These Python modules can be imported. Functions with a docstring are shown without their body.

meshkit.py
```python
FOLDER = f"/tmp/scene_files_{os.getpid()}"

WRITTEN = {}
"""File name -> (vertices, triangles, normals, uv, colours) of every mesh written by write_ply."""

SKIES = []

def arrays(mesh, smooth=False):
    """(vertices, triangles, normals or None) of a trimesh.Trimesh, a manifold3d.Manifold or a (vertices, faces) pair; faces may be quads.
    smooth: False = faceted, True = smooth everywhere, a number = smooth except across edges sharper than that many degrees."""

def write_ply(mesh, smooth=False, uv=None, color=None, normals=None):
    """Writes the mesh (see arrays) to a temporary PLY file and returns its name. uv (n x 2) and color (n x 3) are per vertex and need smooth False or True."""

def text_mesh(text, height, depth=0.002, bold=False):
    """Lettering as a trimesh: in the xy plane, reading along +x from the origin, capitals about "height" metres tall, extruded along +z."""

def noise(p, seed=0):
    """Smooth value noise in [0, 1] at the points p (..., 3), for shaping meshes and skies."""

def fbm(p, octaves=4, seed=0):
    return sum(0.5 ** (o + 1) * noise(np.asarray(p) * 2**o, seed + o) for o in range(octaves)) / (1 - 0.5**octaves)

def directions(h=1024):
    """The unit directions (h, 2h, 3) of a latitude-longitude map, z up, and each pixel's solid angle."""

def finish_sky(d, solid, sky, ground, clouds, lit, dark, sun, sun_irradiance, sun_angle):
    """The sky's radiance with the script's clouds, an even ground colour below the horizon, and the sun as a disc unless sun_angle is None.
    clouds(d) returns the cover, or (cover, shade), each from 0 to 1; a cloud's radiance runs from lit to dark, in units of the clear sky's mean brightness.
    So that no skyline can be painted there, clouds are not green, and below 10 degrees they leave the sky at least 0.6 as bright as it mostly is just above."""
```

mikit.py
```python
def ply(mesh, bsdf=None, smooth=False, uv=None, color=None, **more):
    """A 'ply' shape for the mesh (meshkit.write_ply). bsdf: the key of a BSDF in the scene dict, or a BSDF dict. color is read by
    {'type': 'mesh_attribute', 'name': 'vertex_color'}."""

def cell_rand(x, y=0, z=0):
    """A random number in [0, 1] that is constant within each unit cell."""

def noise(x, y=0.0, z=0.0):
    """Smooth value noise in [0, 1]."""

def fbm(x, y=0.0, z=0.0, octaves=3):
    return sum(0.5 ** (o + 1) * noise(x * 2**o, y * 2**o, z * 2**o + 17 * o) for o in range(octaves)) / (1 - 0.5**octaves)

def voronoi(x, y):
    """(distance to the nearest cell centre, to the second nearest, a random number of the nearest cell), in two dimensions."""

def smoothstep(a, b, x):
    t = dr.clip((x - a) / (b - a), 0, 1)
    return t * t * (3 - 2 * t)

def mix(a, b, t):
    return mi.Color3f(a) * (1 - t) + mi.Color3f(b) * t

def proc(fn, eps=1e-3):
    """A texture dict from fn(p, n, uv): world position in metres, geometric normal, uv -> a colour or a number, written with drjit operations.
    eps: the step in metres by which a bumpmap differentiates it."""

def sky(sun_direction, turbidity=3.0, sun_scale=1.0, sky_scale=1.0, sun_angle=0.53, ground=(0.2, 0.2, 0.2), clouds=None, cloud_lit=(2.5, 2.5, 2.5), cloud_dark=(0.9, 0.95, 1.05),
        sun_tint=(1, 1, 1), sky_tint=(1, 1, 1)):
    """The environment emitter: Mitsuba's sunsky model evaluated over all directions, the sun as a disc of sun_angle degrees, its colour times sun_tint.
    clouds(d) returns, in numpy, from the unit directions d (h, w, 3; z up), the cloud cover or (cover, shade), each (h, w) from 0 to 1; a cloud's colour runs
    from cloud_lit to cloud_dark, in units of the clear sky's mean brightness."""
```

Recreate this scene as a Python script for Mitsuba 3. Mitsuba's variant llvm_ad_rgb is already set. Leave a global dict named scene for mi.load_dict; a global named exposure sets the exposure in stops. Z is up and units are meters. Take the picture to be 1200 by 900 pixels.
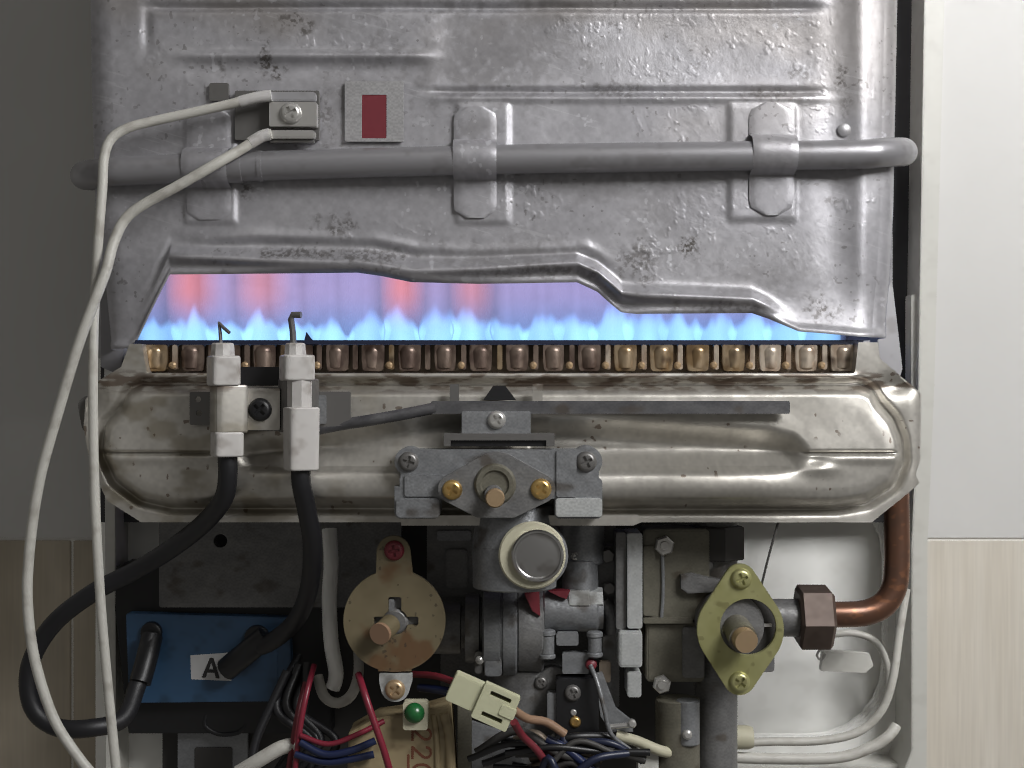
import math, random
import numpy as np, trimesh, mitsuba as mi, drjit as dr, mikit, meshkit, shapely
import manifold3d as m3
from shapely.geometry import Polygon, Point, box as sbox
from shapely.ops import unary_union
from scipy import ndimage

T = mi.ScalarTransform4f
rng = random.Random(7)
S = 0.00035          # metres for one unit on the reference plane (the front sheet of the chamber)
D = 1770.0           # units from the camera to that plane
ZC = 1.5             # height of the camera above the floor, metres

# ------------------------------------------------------------------ camera, lamps, exposure
exposure = 0.22
scene = {}
labels = {}
scene['camera'] = {'type': 'perspective', 'fov': math.degrees(2 * math.atan(600 / D)), 'fov_axis': 'x', 'near_clip': 0.02, 'far_clip': 20.0,
                   'to_world': T().look_at(origin=[0, -D * S, ZC], target=[0, 0, ZC], up=[0, 0, 1])}


def lamp(key, pos, target, w, h, rad, weight, label):
    scene[key] = {'type': 'rectangle', 'to_world': T().look_at(origin=pos, target=target, up=[0, 0, 1]) @ T().scale([w / 2, h / 2, 1]),
                  'bsdf': {'type': 'diffuse', 'reflectance': {'type': 'rgb', 'value': 0.5}},
                  'emitter': {'type': 'area', 'radiance': {'type': 'rgb', 'value': rad}, 'sampling_weight': weight}}
    labels[key] = {'label': label, 'category': 'lamp'}


lamp('work_lamp', [0.53, -0.54, ZC + 0.46], [0.22, 0.05, ZC - 0.05], 0.36, 0.36, [19.5, 19.4, 19.3], 14.0, 'bright square work lamp to the right of the open heater')
lamp('ceiling_lamp', [-0.15, -1.0, ZC + 1.35], [0.0, 0.0, ZC], 0.7, 0.5, [0.5, 0.49, 0.46], 6.0, 'dim unseen fill panel added above and in front of the heater')  # added out-of-view panel, a weak fill for the ambient light
scene['room_light'] = {'type': 'constant', 'radiance': {'type': 'rgb', 'value': [0.128, 0.124, 0.117]}, 'sampling_weight': 8.0}


# ------------------------------------------------------------------ placing
OFF = 0.0            # set while a deeper-lying group is built: how many units it lies behind the plane it is measured on


def K(d):
    """Metres for one unit on the upright plane d units in front of the chamber sheet."""
    return S * (D - d - OFF) / D


def P(x, y, d=0.0):
    k = K(d)
    return np.array([(x - 600) * k, -(d + OFF) * S, ZC - (y - 450) * k])


# ------------------------------------------------------------------ materials
def rgb(*c):
    return {'type': 'rgb', 'value': list(c) if len(c) > 1 else [c[0]] * 3}


def two(b):
    return {'type': 'twosided', 'bsdf': b}


def pr(c, rough=0.5, metal=0.0, **k):
    c = c if isinstance(c, dict) else rgb(*c)
    return {'type': 'principled', 'base_color': c, 'roughness': rough, 'metallic': metal, **k}


N, F, SM, MX = mikit.noise, mikit.fbm, mikit.smoothstep, mikit.mix

# soot and scorch marks that sit on the chamber sheet: (x, y, rx, ry, strength)
STAINS = [(345, 25, 24, 16, .75), (313, 72, 9, 22, .95), (322, 84, 12, 10, .9), (395, 265, 22, 14, .7), (808, 289, 12, 14, 1.0), (985, 88, 9, 15, .8), (992, 118, 7, 26, .45),
          (932, 85, 20, 8, .5), (382, 130, 18, 34, .55), (258, 78, 5, 10, .6), (560, 60, 110, 60, .34), (640, 30, 60, 50, .3), (900, 60, 40, 50, .18), (720, 105, 45, 10, .45),
          (290, 222, 8, 10, .7), (960, 362, 22, 16, .75), (752, 308, 30, 24, .62), (330, 10, 160, 30, .2), (240, 190, 40, 60, .16), (700, 220, 120, 20, .2), (430, 300, 55, 10, .6), (350, 298, 60, 8, .7), (640, 318, 80, 9, .5), (975, 235, 12, 5, .5), (890, 330, 60, 30, .25),
          (400, 110, 30, 40, .25), (770, 240, 40, 45, .22), (560, 150, 26, 18, .3), (150, 30, 40, 60, .12), (600, 300, 90, 20, .3), (845, 362, 70, 8, .5), (905, 112, 30, 10, .55)]


def chamber_colour(p, n, uv):
    X, Y = p.x / S + 600, (ZC - p.z) / S + 450
    lo = F(X * 0.012, Y * 0.016, 3.0, 3)
    hi = F(X * 0.16, Y * 0.16, 7.0, 3)
    c = MX(mi.Color3f(.31, .305, .325), mi.Color3f(.40, .394, .412), lo) * (0.86 + 0.28 * hi)
    wob = F(X * .11, Y * .11, 1.0, 3)
    sp = F(X * .33, Y * .33, 5.0, 2)
    m = mi.Float(0)
    for (x, y, rx, ry, s) in STAINS:
        d = dr.sqrt(dr.square((X - x) / rx) + dr.square((Y - y) / ry))
        m = dr.maximum(m, s * SM(1.3, .2, d + (wob - .5) * 2.0) * (SM(.22, .72, sp) if s > .4 else 1.0))
    c = MX(c, mi.Color3f(.30, .255, .20), SM(.42, .7, F(X * .007, Y * .012, 19.0, 3)) * SM(260, 20, Y) * .28)
    scr = SM(.80, .88, N(X * .03 + Y * .022, Y * .42 - X * .12, 3.0)) * SM(.5, .7, F(X * .012, Y * .012, 27.0, 2)) * .16
    c = MX(c, mi.Color3f(.60, .60, .61), scr)
    specks = SM(.74, .84, F(X * .19, Y * .19, 9.0, 2)) * SM(.45, .7, F(X * .02, Y * .02, 2.0, 2)) * .45
    pale = SM(.72, .82, F(X * .14, Y * .14, 31.0, 2)) * SM(.5, .75, F(X * .016, Y * .013, 12.0, 2)) * .5
    c = MX(c, mi.Color3f(.62, .62, .65), pale)
    return MX(c, mi.Color3f(.075, .066, .058), dr.clip(dr.maximum(m, specks), 0, .9))


def paint_relief(p, n, uv):
    X, Y = p.x / S, p.z / S
    crust = SM(.62, .8, F(X * .12, Y * .12, 4.0, 3)) * SM(.45, .7, F(X * .011, Y * .013, 8.0, 2))
    return F(X * .09, Y * .09, p.y / S * .09, 3) * .22 + crust * .35 + F(X * .4, Y * .4, 2.0, 2) * .10


def cover_colour(p, n, uv):
    X, Y = p.x / S + 600, (ZC - p.z) / S + 450
    lo = F(X * 0.010, Y * 0.02, 13.0, 3)
    c = MX(mi.Color3f(.42, .40, .36), mi.Color3f(.52, .50, .46), lo) * (.9 + .2 * F(X * .2, Y * .2, 3.0, 2))
    grime = SM(.48, .75, F(X * .03, Y * .05, 21.0, 3)) * SM(800, 60, X) * .6
    c = MX(c, mi.Color3f(.22, .185, .12), grime)
    rust = SM(.80, .86, F(X * .13, Y * .13, 5.0, 2)) * SM(.5, .65, N(X * .02, Y * .03, 4.0)) * .7
    band = SM(18, 4, dr.abs(Y - 447)) * SM(.4, .62, F(X * .05, Y * .2, 6.0, 3)) * .75
    return MX(c, mi.Color3f(.10, .06, .035), dr.clip(dr.maximum(rust, band), 0, .9))


def port_colour(a, b, z):
    def fn(p, n, uv):
        X, Z = p.x / S, p.z / S
        c = MX(mi.Color3f(*a), mi.Color3f(*b), SM(.3, .7, F(X * .09, Z * .06, z, 3)))
        return MX(c, mi.Color3f(.05, .03, .022), SM(.50, 1.0, F(X * .10, Z * .07, z + 5, 2)))
    return fn


def tan_colour(p, n, uv):
    X, Z = p.x / S, p.z / S
    c = MX(mi.Color3f(.125, .102, .058), mi.Color3f(.17, .14, .085), F(X * .05, Z * .05, 1.0, 3))
    U, V = X + 600, (ZC / S - Z) + 450
    w = F(X * .06, Z * .06, 8.0, 3)
    r = mi.Float(0)
    for (x, y, q) in ((474, 768, 26), (448, 772, 14), (462, 662, 14), (432, 738, 12), (500, 760, 12), (478, 744, 10)):
        r = dr.maximum(r, SM(1.3, .3, dr.sqrt(dr.square(U - x) + dr.square(V - y)) / q + (w - .5) * 2))
    c = MX(c, mi.Color3f(.11, .05, .02), r * .75)
    return MX(c, mi.Color3f(.04, .03, .02), SM(.77, .83, F(X * .17, Z * .17, 3.0, 2)) * .7)


def cast_colour(a, b):
    def fn(p, n, uv):
        X, Y, Z = p.x / S, p.y / S, p.z / S
        c = MX(mi.Color3f(*a), mi.Color3f(*b), F(X * .06, Y * .06, Z * .06, 3)) * (.85 + .3 * N(X * .5, Y * .5, Z * .5))
        return MX(c, mi.Color3f(.05, .035, .02), SM(.62, .78, F(X * .035, Y * .035, Z * .035 + 5, 3)) * .6)
    return fn


def zinc_colour(p, n, uv):
    X, Z = p.x / S, p.z / S
    c = MX(mi.Color3f(.30, .295, .12), mi.Color3f(.42, .41, .205), F(X * .06, Z * .05, 2.0, 3))
    return MX(c, mi.Color3f(.12, .10, .04), SM(.70, .85, F(X * .10, Z * .10, 9.0, 2)) * .4)


def copper_colour(p, n, uv):
    X, Y, Z = p.x / S, p.y / S, p.z / S
    c = MX(mi.Color3f(.19, .088, .052), mi.Color3f(.125, .075, .056), F(X * .05, Y * .05, Z * .05, 3))
    return MX(c, mi.Color3f(.34, .15, .075), SM(.6, .75, F(X * .1, Y * .1, Z * .12, 2)) * .5)


def wood_tile(p, n, uv):
    X, Z = p.x / S, p.z / S
    g = F(X * .055 + 1.2 * N(X * .01, Z * .004, 3.0), Z * .0035, 2.0, 4)
    f = F(X * .35, Z * .012, 9.0, 2)
    return MX(mi.Color3f(.50, .462, .398), mi.Color3f(.53, .495, .435), SM(.25, .75, g)) * (.94 + .12 * f)


def wood_tile_shaded(p, n, uv):
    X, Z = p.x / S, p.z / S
    return wood_tile(p, n, uv) * mi.Color3f(.74, .70, .63) * (.8 + .4 * F(X * .02, Z * .012, 6.0, 3))  # wood tile multiplied darker: the shade on the left is put into its colour


def white_tile(p, n, uv):
    X, Z = p.x / S, p.z / S
    return mi.Color3f(.50, .494, .48) * (.97 + .05 * F(X * .008, Z * .008, 1.0, 3))


def grime(a, k=.5):
    def fn(p, n, uv):
        X, Y, Z = p.x / S, p.y / S, p.z / S
        return MX(mi.Color3f(*a), mi.Color3f(a[0] * .35, a[1] * .3, a[2] * .25), SM(.48, .8, F(X * .05, Y * .05, Z * .05, 3)) * k)
    return fn


def cast_grain(p, n, uv):
    q = p / S
    return (F(q.x * .35, q.y * .35, q.z * .35, 2) * .35 + F(q.x * .06, q.y * .06, q.z * .06, 2) * 1.2) * S


pc = mikit.proc
B = {
    'm_chamber': two({'type': 'bumpmap', 'b': pr(pc(chamber_colour), .45, .55, specular=.5), 't': pc(lambda p, n, uv: paint_relief(p, n, uv) * S, 3e-4), 'scale': 1.0}),
    'm_pipe': two(pr(pc(grime((.25, .246, .258), .25)), .38, .5)),
    'm_clip': two(pr(pc(grime((.37, .366, .38), .28)), .42, .55)),
    'm_cover': two(pr(pc(cover_colour), .41, .76)),
    'm_port_dark': two(pr(pc(port_colour((.115, .08, .066), (.21, .16, .13), 1.0)), .38, .65)),
    'm_port_gold': two(pr(pc(port_colour((.27, .18, .095), (.42, .32, .21), 4.0)), .30, .75)),
    'm_port_pale': two(pr(pc(port_colour((.42, .32, .24), (.62, .53, .43), 7.0)), .30, .7)),
    'm_trough': two(pr(pc(grime((.16, .13, .10), .7)), .5, .6)),
    'm_cast': two({'type': 'bumpmap', 'b': pr(pc(cast_colour((.18, .186, .195), (.235, .24, .247))), .42, .5), 't': pc(cast_grain, 2e-4), 'scale': 1.0}),
    'm_cast_dark': two({'type': 'bumpmap', 'b': pr(pc(cast_colour((.115, .115, .117), (.18, .177, .172))), .45, .35), 't': pc(cast_grain, 2e-4), 'scale': 1.0}),
    'm_cast_light': two(pr(pc(cast_colour((.36, .37, .37), (.45, .46, .45))), .45, .35)),
    'm_olive': two(pr(pc(cast_colour((.10, .095, .072), (.155, .145, .115))), .45, .3)),
    'm_tan': two(pr(pc(tan_colour), .5, .25)),
    'm_zinc': two(pr(pc(zinc_colour), .34, .6)),
    'm_steel': two(pr((.50, .49, .47), .27, .65)),
    'm_steel_dark': two(pr((.15, .145, .14), .36, .5)),
    'm_bar': two(pr(pc(cast_colour((.04, .04, .045), (.12, .118, .12))), .5, .3)),
    'm_polished': two(pr(pc(grime((.46, .455, .45), .5)), .24, .95)),
    'm_brass': two(pr(pc(grime((.62, .42, .16), .5)), .28, .85)),
    'm_brass_pale': two(pr((.42, .30, .18), .36, .6)),
    'm_copper': two(pr(pc(copper_colour), .33, .7)),
    'm_nut': two(pr(pc(grime((.095, .068, .056), .4)), .48, .4)),
    'm_black': two(pr((.007, .007, .008), .42)),
    'm_rubber': two(pr((.008, .008, .010), .5)),
    'm_navy': two(pr((.010, .014, .035), .4)),
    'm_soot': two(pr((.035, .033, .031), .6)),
    'm_blue': two(pr(pc(grime((.030, .075, .145), .5)), .34)),
    'm_ceramic': two(pr(pc(grime((.42, .405, .39), .6)), .42)),
    'm_white_wire': two(pr(pc(grime((.43, .42, .385), .35)), .5)),
    'm_braid': two(pr(pc(grime((.42, .41, .40), .5)), .6)),
    'm_cream': two(pr((.44, .44, .30), .42)),
    'm_red': two(pr((.16, .014, .028), .35)),
    'm_red_dark': two(pr((.13, .014, .022), .5)),
    'm_pink': two(pr((.22, .135, .085), .5)),
    'm_blue_wire': two(pr((.008, .014, .05), .4)),
    'm_green': {'type': 'principled', 'base_color': rgb(.006, .09, .02), 'roughness': .25, 'clearcoat': .6},
    'm_paper': two(pr((.5, .5, .5), .6)),
    'm_foil': two(pr(pc(cast_colour((.33, .325, .33), (.41, .405, .41))), .4, .5)),
    'm_enamel': two(pr(pc(grime((.78, .78, .75), .08)), .25)),
    'm_lip': two(pr(pc(grime((.47, .465, .43), .10)), .35)),
    'm_grout': two(pr((.74, .73, .70), .7)),
    'm_shield': two(pr((.03, .03, .033), .5)),
    'm_tile_white': two(pr(pc(white_tile), .40, specular=.3)),
    'm_tile_wood': two(pr(pc(wood_tile), .38, specular=.35)),
    'm_tile_greasy': two(pr(pc(wood_tile_shaded), .4, specular=.35)),
    'm_ink': two(pr((.02, .02, .02), .6)),
    'm_brown_ink': two(pr((.14, .05, .025), .6)),
    'm_box_tan': two(pr(pc(grime((.27, .215, .125), .7)), .5)),
    'm_putty': two(pr((.40, .38, .28), .6)),
}
scene.update(B)


# ------------------------------------------------------------------ keys and shapes
def free(key):
    used = set(scene) | set(labels)
    taken = lambda k: k in used or any(u.startswith(k + '__') for u in used)
    if not taken(key):
        return key
    i = 1
    while taken(f'{key}_{i:03d}'):
        i += 1
    return f'{key}_{i:03d}'


def put(key, mesh, mat, smooth=35, label=None, cat=None, group=None, kind=None):
    key = free(key)
    scene[key] = mikit.ply(mesh, mat, smooth=smooth)
    tag(key, label, cat, group, kind)
    return key


def tag(key, label=None, cat=None, group=None, kind=None):
    e = {k: v for k, v in (('label', label), ('category', cat), ('group', group), ('kind', kind)) if v}
    if e:
        labels[key] = e
    return key


def cat_(*ms):
    return trimesh.util.concatenate([m for m in ms])


def from_man(man):
    m = man.to_mesh()
    return trimesh.Trimesh(np.array(m.vert_properties[:, :3]), np.array(m.tri_verts), process=False)


def man_of(mesh):
    return m3.Manifold(m3.Mesh(np.asarray(mesh.vertices, np.float32), np.asarray(mesh.faces, np.uint32)))


def rrect(x0, y0, x1, y1, r):
    r = min(r, (x1 - x0) / 2 - .01, (y1 - y0) / 2 - .01)
    return sbox(x0 + r, y0 + r, x1 - r, y1 - r).buffer(r, 6)


def circ(x, y, r, q=12):
    return Point(x, y).buffer(r, q)


def hullp(*gs):
    return unary_union(gs).convex_hull


def prism(poly, d, depth, bevel=1.5):
    """A plate cut to the outline poly, its front face on plane d, depth units thick, with a rounded front edge."""
    k = K(d)
    out = []
    polys = [poly] if poly.geom_type == 'Polygon' else list(poly.geoms)
    for q in polys:
        q = q.simplify(.15)
        cs = lambda g: m3.CrossSection([np.array(r.coords)[:-1] * k * np.array([1, -1]) for gg in ([g] if g.geom_type == 'Polygon' else g.geoms) for r in [gg.exterior, *gg.interiors]], m3.FillRule.EvenOdd)
        if bevel and depth > bevel:
            body = m3.Manifold.extrude(cs(q), (depth - bevel) * S)
            n = 4
            for i in range(n):
                a0, a1 = i / n, (i + 1) / n
                inset = bevel * (1 - math.sqrt(max(0, 1 - ((a0 + a1) / 2) ** 2)))
                g = q.buffer(-inset)
                if g.is_empty:
                    continue
                body += m3.Manifold.extrude(cs(g), (bevel / n + .06) * S).translate([0, 0, (depth - bevel + bevel * a0 - .05) * S])
        else:
            body = m3.Manifold.extrude(cs(q), depth * S)
        m = from_man(body)
        v = np.array(m.vertices)
        # drawing plane (u, v, w) -> world: u right, v up, w towards the camera
        w = np.stack([v[:, 0] - 600 * k, -(d + OFF) * S + depth * S - v[:, 2], ZC + v[:, 1] + 450 * k], 1)
        out.append(trimesh.Trimesh(w, m.faces, process=False))
    return cat_(*out)


def frame(axis):
    a = np.asarray(axis, float)
    a = a / np.linalg.norm(a)
    u = np.cross(a, [0, 0, 1] if abs(a[2]) < .9 else [1, 0, 0])
    u /= np.linalg.norm(u)
    return a, u, np.cross(a, u)


def lathe(base, axis, prof, n=32, k=S, rot=0.0):
    """Revolved profile [(along axis, radius)] in units of k metres."""
    a, u, w = frame(axis)
    th = np.arange(n) / n * 2 * np.pi + rot
    rings = [np.asarray(base) + a * h * k + (np.cos(th)[:, None] * u + np.sin(th)[:, None] * w) * max(r, 1e-4) * k for h, r in prof]
    v = np.vstack(rings)
    f = []
    for j in range(len(prof) - 1):
        for i in range(n):
            p, q = j * n + i, j * n + (i + 1) % n
            f += [[p, q, q + n], [p, q + n, p + n]]
    c0, c1 = len(v), len(v) + 1
    v = np.vstack([v, np.asarray(base) + a * prof[0][0] * k, np.asarray(base) + a * prof[-1][0] * k])
    l = (len(prof) - 1) * n
    for i in range(n):
        f += [[c0, (i + 1) % n, i], [c1, l + i, l + (i + 1) % n]]
    return trimesh.Trimesh(v, np.array(f), process=False)


def spline(pts, step=6):
    pts = np.asarray(pts, float)
    q = np.vstack([2 * pts[0] - pts[1], pts, 2 * pts[-1] - pts[-2]])
    out = []
    for i in range(1, len(q) - 2):
        p0, p1, p2, p3 = q[i - 1:i + 3]
        n = max(2, int(np.linalg.norm(p2 - p1) / (step * S)))
        t = np.linspace(0, 1, n, endpoint=False)[:, None]
        m1, m2 = (p2 - p0) * .5, (p3 - p1) * .5
        out.append((2 * t**3 - 3 * t**2 + 1) * p1 + (t**3 - 2 * t**2 + t) * m1 + (-2 * t**3 + 3 * t**2) * p2 + (t**3 - t**2) * m2)
    out.append(pts[-1:])
    return np.vstack(out)


def tube(pts, r, n=14, k=S, curve=True, wob=0.0):
    """A round bar or cable through the points (x, y, d)."""
    c = np.array([P(*p) for p in pts])
    if curve and len(c) > 2:
        c = spline(c)
    t = np.gradient(c, axis=0)
    t /= np.linalg.norm(t, axis=1, keepdims=True) + 1e-12
    u = frame(t[0])[1]
    th = np.arange(n) / n * 2 * np.pi
    rings = []
    for i in range(len(c)):
        u = u - t[i] * (u @ t[i])
        u /= np.linalg.norm(u)
        w = np.cross(t[i], u)
        rr = r * (1 + (wob * math.sin(i * .9) if wob else 0))
        rings.append(c[i] + (np.cos(th)[:, None] * u + np.sin(th)[:, None] * w) * rr * k)
    v = np.vstack(rings)
    f = []
    for j in range(len(c) - 1):
        for i in range(n):
            p, q = j * n + i, j * n + (i + 1) % n
            f += [[p, q, q + n], [p, q + n, p + n]]
    L = len(v)
    v = np.vstack([v, c[0], c[-1]])
    l = (len(c) - 1) * n
    for i in range(n):
        f += [[L, (i + 1) % n, i], [L + 1, l + i, l + (i + 1) % n]]
    return trimesh.Trimesh(v, np.array(f), process=False)


def vbar(x, y0, y1, d, r, n=24, rot=0.0, r1=None, bev=1.5):
    """An upright bar (round, or n-sided) from image height y0 down to y1."""
    k = K(d)
    h = y1 - y0
    r1 = r if r1 is None else r1
    return lathe(P(x, y1, d), [0, 0, 1], [(0, r1 - bev), (bev, r1), (h - bev, r), (h, r - bev)], n, k, rot)


def vblock(x, y0, y1, d, r, rot, r1=None):
    """An upright four-sided block with rounded corners and edges."""
    k, h, n = K(d), y1 - y0, 40
    r1 = r if r1 is None else r1
    th = np.arange(n) / n * 2 * np.pi
    sup = (np.abs(np.cos(th)) ** 7 + np.abs(np.sin(th)) ** 7) ** (-1 / 7) * .78
    m = lathe([0, 0, 0], [0, 0, 1], [(0, r1 - 2.5), (.8, r1 - .9), (2.5, r1), (h - 2.5, r), (h - .8, r - .9), (h, r - 2.5)], n, 1.0)
    v = np.array(m.vertices)
    a = np.arctan2(v[:, 1], v[:, 0])
    q = np.hypot(v[:, 0], v[:, 1]) * np.interp(a % (2 * np.pi), np.append(th, 2 * np.pi), np.append(sup, sup[0]))
    v[:, 0], v[:, 1] = q * np.cos(a + rot), q * np.sin(a + rot)
    return trimesh.Trimesh(v * k + P(x, y1, d), m.faces, process=False)


def hbar(y, x0, x1, d, prof, n=36, rot=0.0):
    """A bar along x; prof as [(x, radius)]."""
    k = K(d)
    return lathe(P(x0, y, d), [1, 0, 0], [(x - x0, r) for x, r in prof], n, k, rot)


def post(x, y, d, prof, n=32, rot=0.0):
    """A round thing pointing at the viewer's side of the wall; prof as [(units forward of d, radius)]."""
    top = max(h for h, r in prof)
    k = K(d + top)
    return lathe(P(x, y, d + top) + [0, top * S, 0], [0, -1, 0], [(h * S / k, r) for h, r in prof], n, k, rot)


def bx(x0, y0, x1, y1, d, depth, bevel=1.5, r=2):
    return prism(rrect(x0, y0, x1, y1, r), d, depth, bevel)


def screw(x, y, d, r, a=0.3, tilt=0, washer=False):
    """A round-headed cross-slot screw standing on plane d."""
    h = r * .55
    prof = [(0, r * .98)] + [(h * math.sin(t), r * (.55 + .45 * math.cos(t))) for t in np.linspace(.2, 1.45, 5)] + [(h, r * .4)]
    body = man_of(lathe([0, 0, 0], [0, 0, 1], prof, 28, K(d)))
    w, l = r * .26 * K(d), r * 1.15 * K(d)
    for q in (0, 90):
        body -= m3.Manifold.cube([l, w, h * 1.2 * K(d)], True).rotate([0, 0, math.degrees(a) + q]).translate([0, 0, h * 1.1 * K(d)])
    if washer:
        body += man_of(lathe([0, 0, -.6 * K(d)], [0, 0, 1], [(0, r * 1.3), (2, r * 1.3), (2.3, r * 1.2)], 28, K(d)))
    m = from_man(body)
    v = np.array(m.vertices)
    c = P(x, y, d)
    return trimesh.Trimesh(np.stack([c[0] + v[:, 0], c[1] - v[:, 2], c[2] + v[:, 1]], 1), m.faces, process=False)


def hexhead(x, y, d, r, h=8):
    return post(x, y, d, [(0, r), (h * .8, r), (h, r * .85)], 6, .3)


# ------------------------------------------------------------------ the wall and its tiles (setting)
WD = -330
kw = K(WD)


def tile(x0, y0, x1, y1, mat):
    put('wall__tile', prism(rrect(x0 + 1.7, y0 + 1.7, x1 - 1.7, y1 - 1.7, 2), WD, 8, 2), mat, 35)


scene['wall'] = mikit.ply(prism(sbox(-900, -700, 2100, 1700), WD - 5, 40, 0), 'm_grout')
labels['wall'] = {'kind': 'structure', 'label': 'tiled wall behind the heater, white tiles above wood-look tiles'}
for (x0, x1) in ((-760, 420), (420, 1520), (1520, 2000)):
    tile(x0, -640, x1, 632, 'm_tile_white')
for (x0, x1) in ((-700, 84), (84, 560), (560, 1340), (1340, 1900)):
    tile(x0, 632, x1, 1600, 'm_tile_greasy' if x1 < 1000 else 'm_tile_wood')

# ------------------------------------------------------------------ the heater: back tray
H = 'water_heater'
tag(H, 'opened wall-mounted gas water heater with bare silver combustion chamber and lit burner', 'water heater')
tray = H + '__back_tray'
outer = rrect(112, -400, 1082, 960, 40)
plate = prism(outer, -278, 6, 0)
put(tray, plate, 'm_enamel', 30, label='off-white enamelled back tray')
inner = rrect(119, -393, 1066, 890, 34)


def wallring(poly_in, poly_out, d, depth):
    return prism(poly_out.difference(poly_in), d, depth, 1.5)


# the right flange leans a little, as a hand-bent sheet does
lipq = Polygon([(1084, -400), (1108, -400), (1106, 0), (1094, 450), (1086, 640), (1085, 905), (1076, 925), (1058, 912), (1070, 880), (1070, 640), (1078, 450), (1085, 0)]).buffer(1.5, 3)
put(tray + '__side_flange', prism(lipq, -172, 98, 3), 'm_lip', 35)
put(tray + '__side_flange', prism(Polygon([(110, -400), (122, -400), (134, 450), (136, 940), (124, 940), (122, 450)]), -190, 70, 2), 'm_lip', 35)
put(tray + '__edge_clip', prism(rrect(1068, 345, 1075, 470, 3), -185, 30, 2), 'm_lip', 35)
put(tray + '__lower_flange', prism(hullp(sbox(840, 905, 1050, 930), circ(1050, 908, 12)), -200, 60, 3), 'm_lip', 35)
put(tray + '__embossed_panel', prism(outer.buffer(-6).difference(rrect(700, 570, 1036, 862, 84)), -256, 14, 9), 'm_enamel', 50)
put(tray + '__weld_seam', tube([(912, 612, -248), (900, 655, -248), (889, 700, -248)], 1.6), 'm_steel_dark')
put(H + '__heat_shield', prism(sbox(118, -400, 1088, 612), -235, 8, 0), 'm_shield', label='dark plate added for the shade behind the combustion chamber')  # dark sheet added so the shaded gap beside the chamber turns black
put(H + '__heat_shield__side', prism(Polygon([(1080, -400), (1084, -400), (1079, 420), (1075, 600), (1070, 600), (1074, 420)]), -200, 40, 0), 'm_shield')
put(H + '__valve_backplate', prism(Polygon([(190, 600), (838, 600), (838, 905), (190, 905)]), -215, 8, 2), 'm_soot', label='black plate added as dark shading behind the valves')  # black sheet added to stand for the deep shade between the valves
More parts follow.
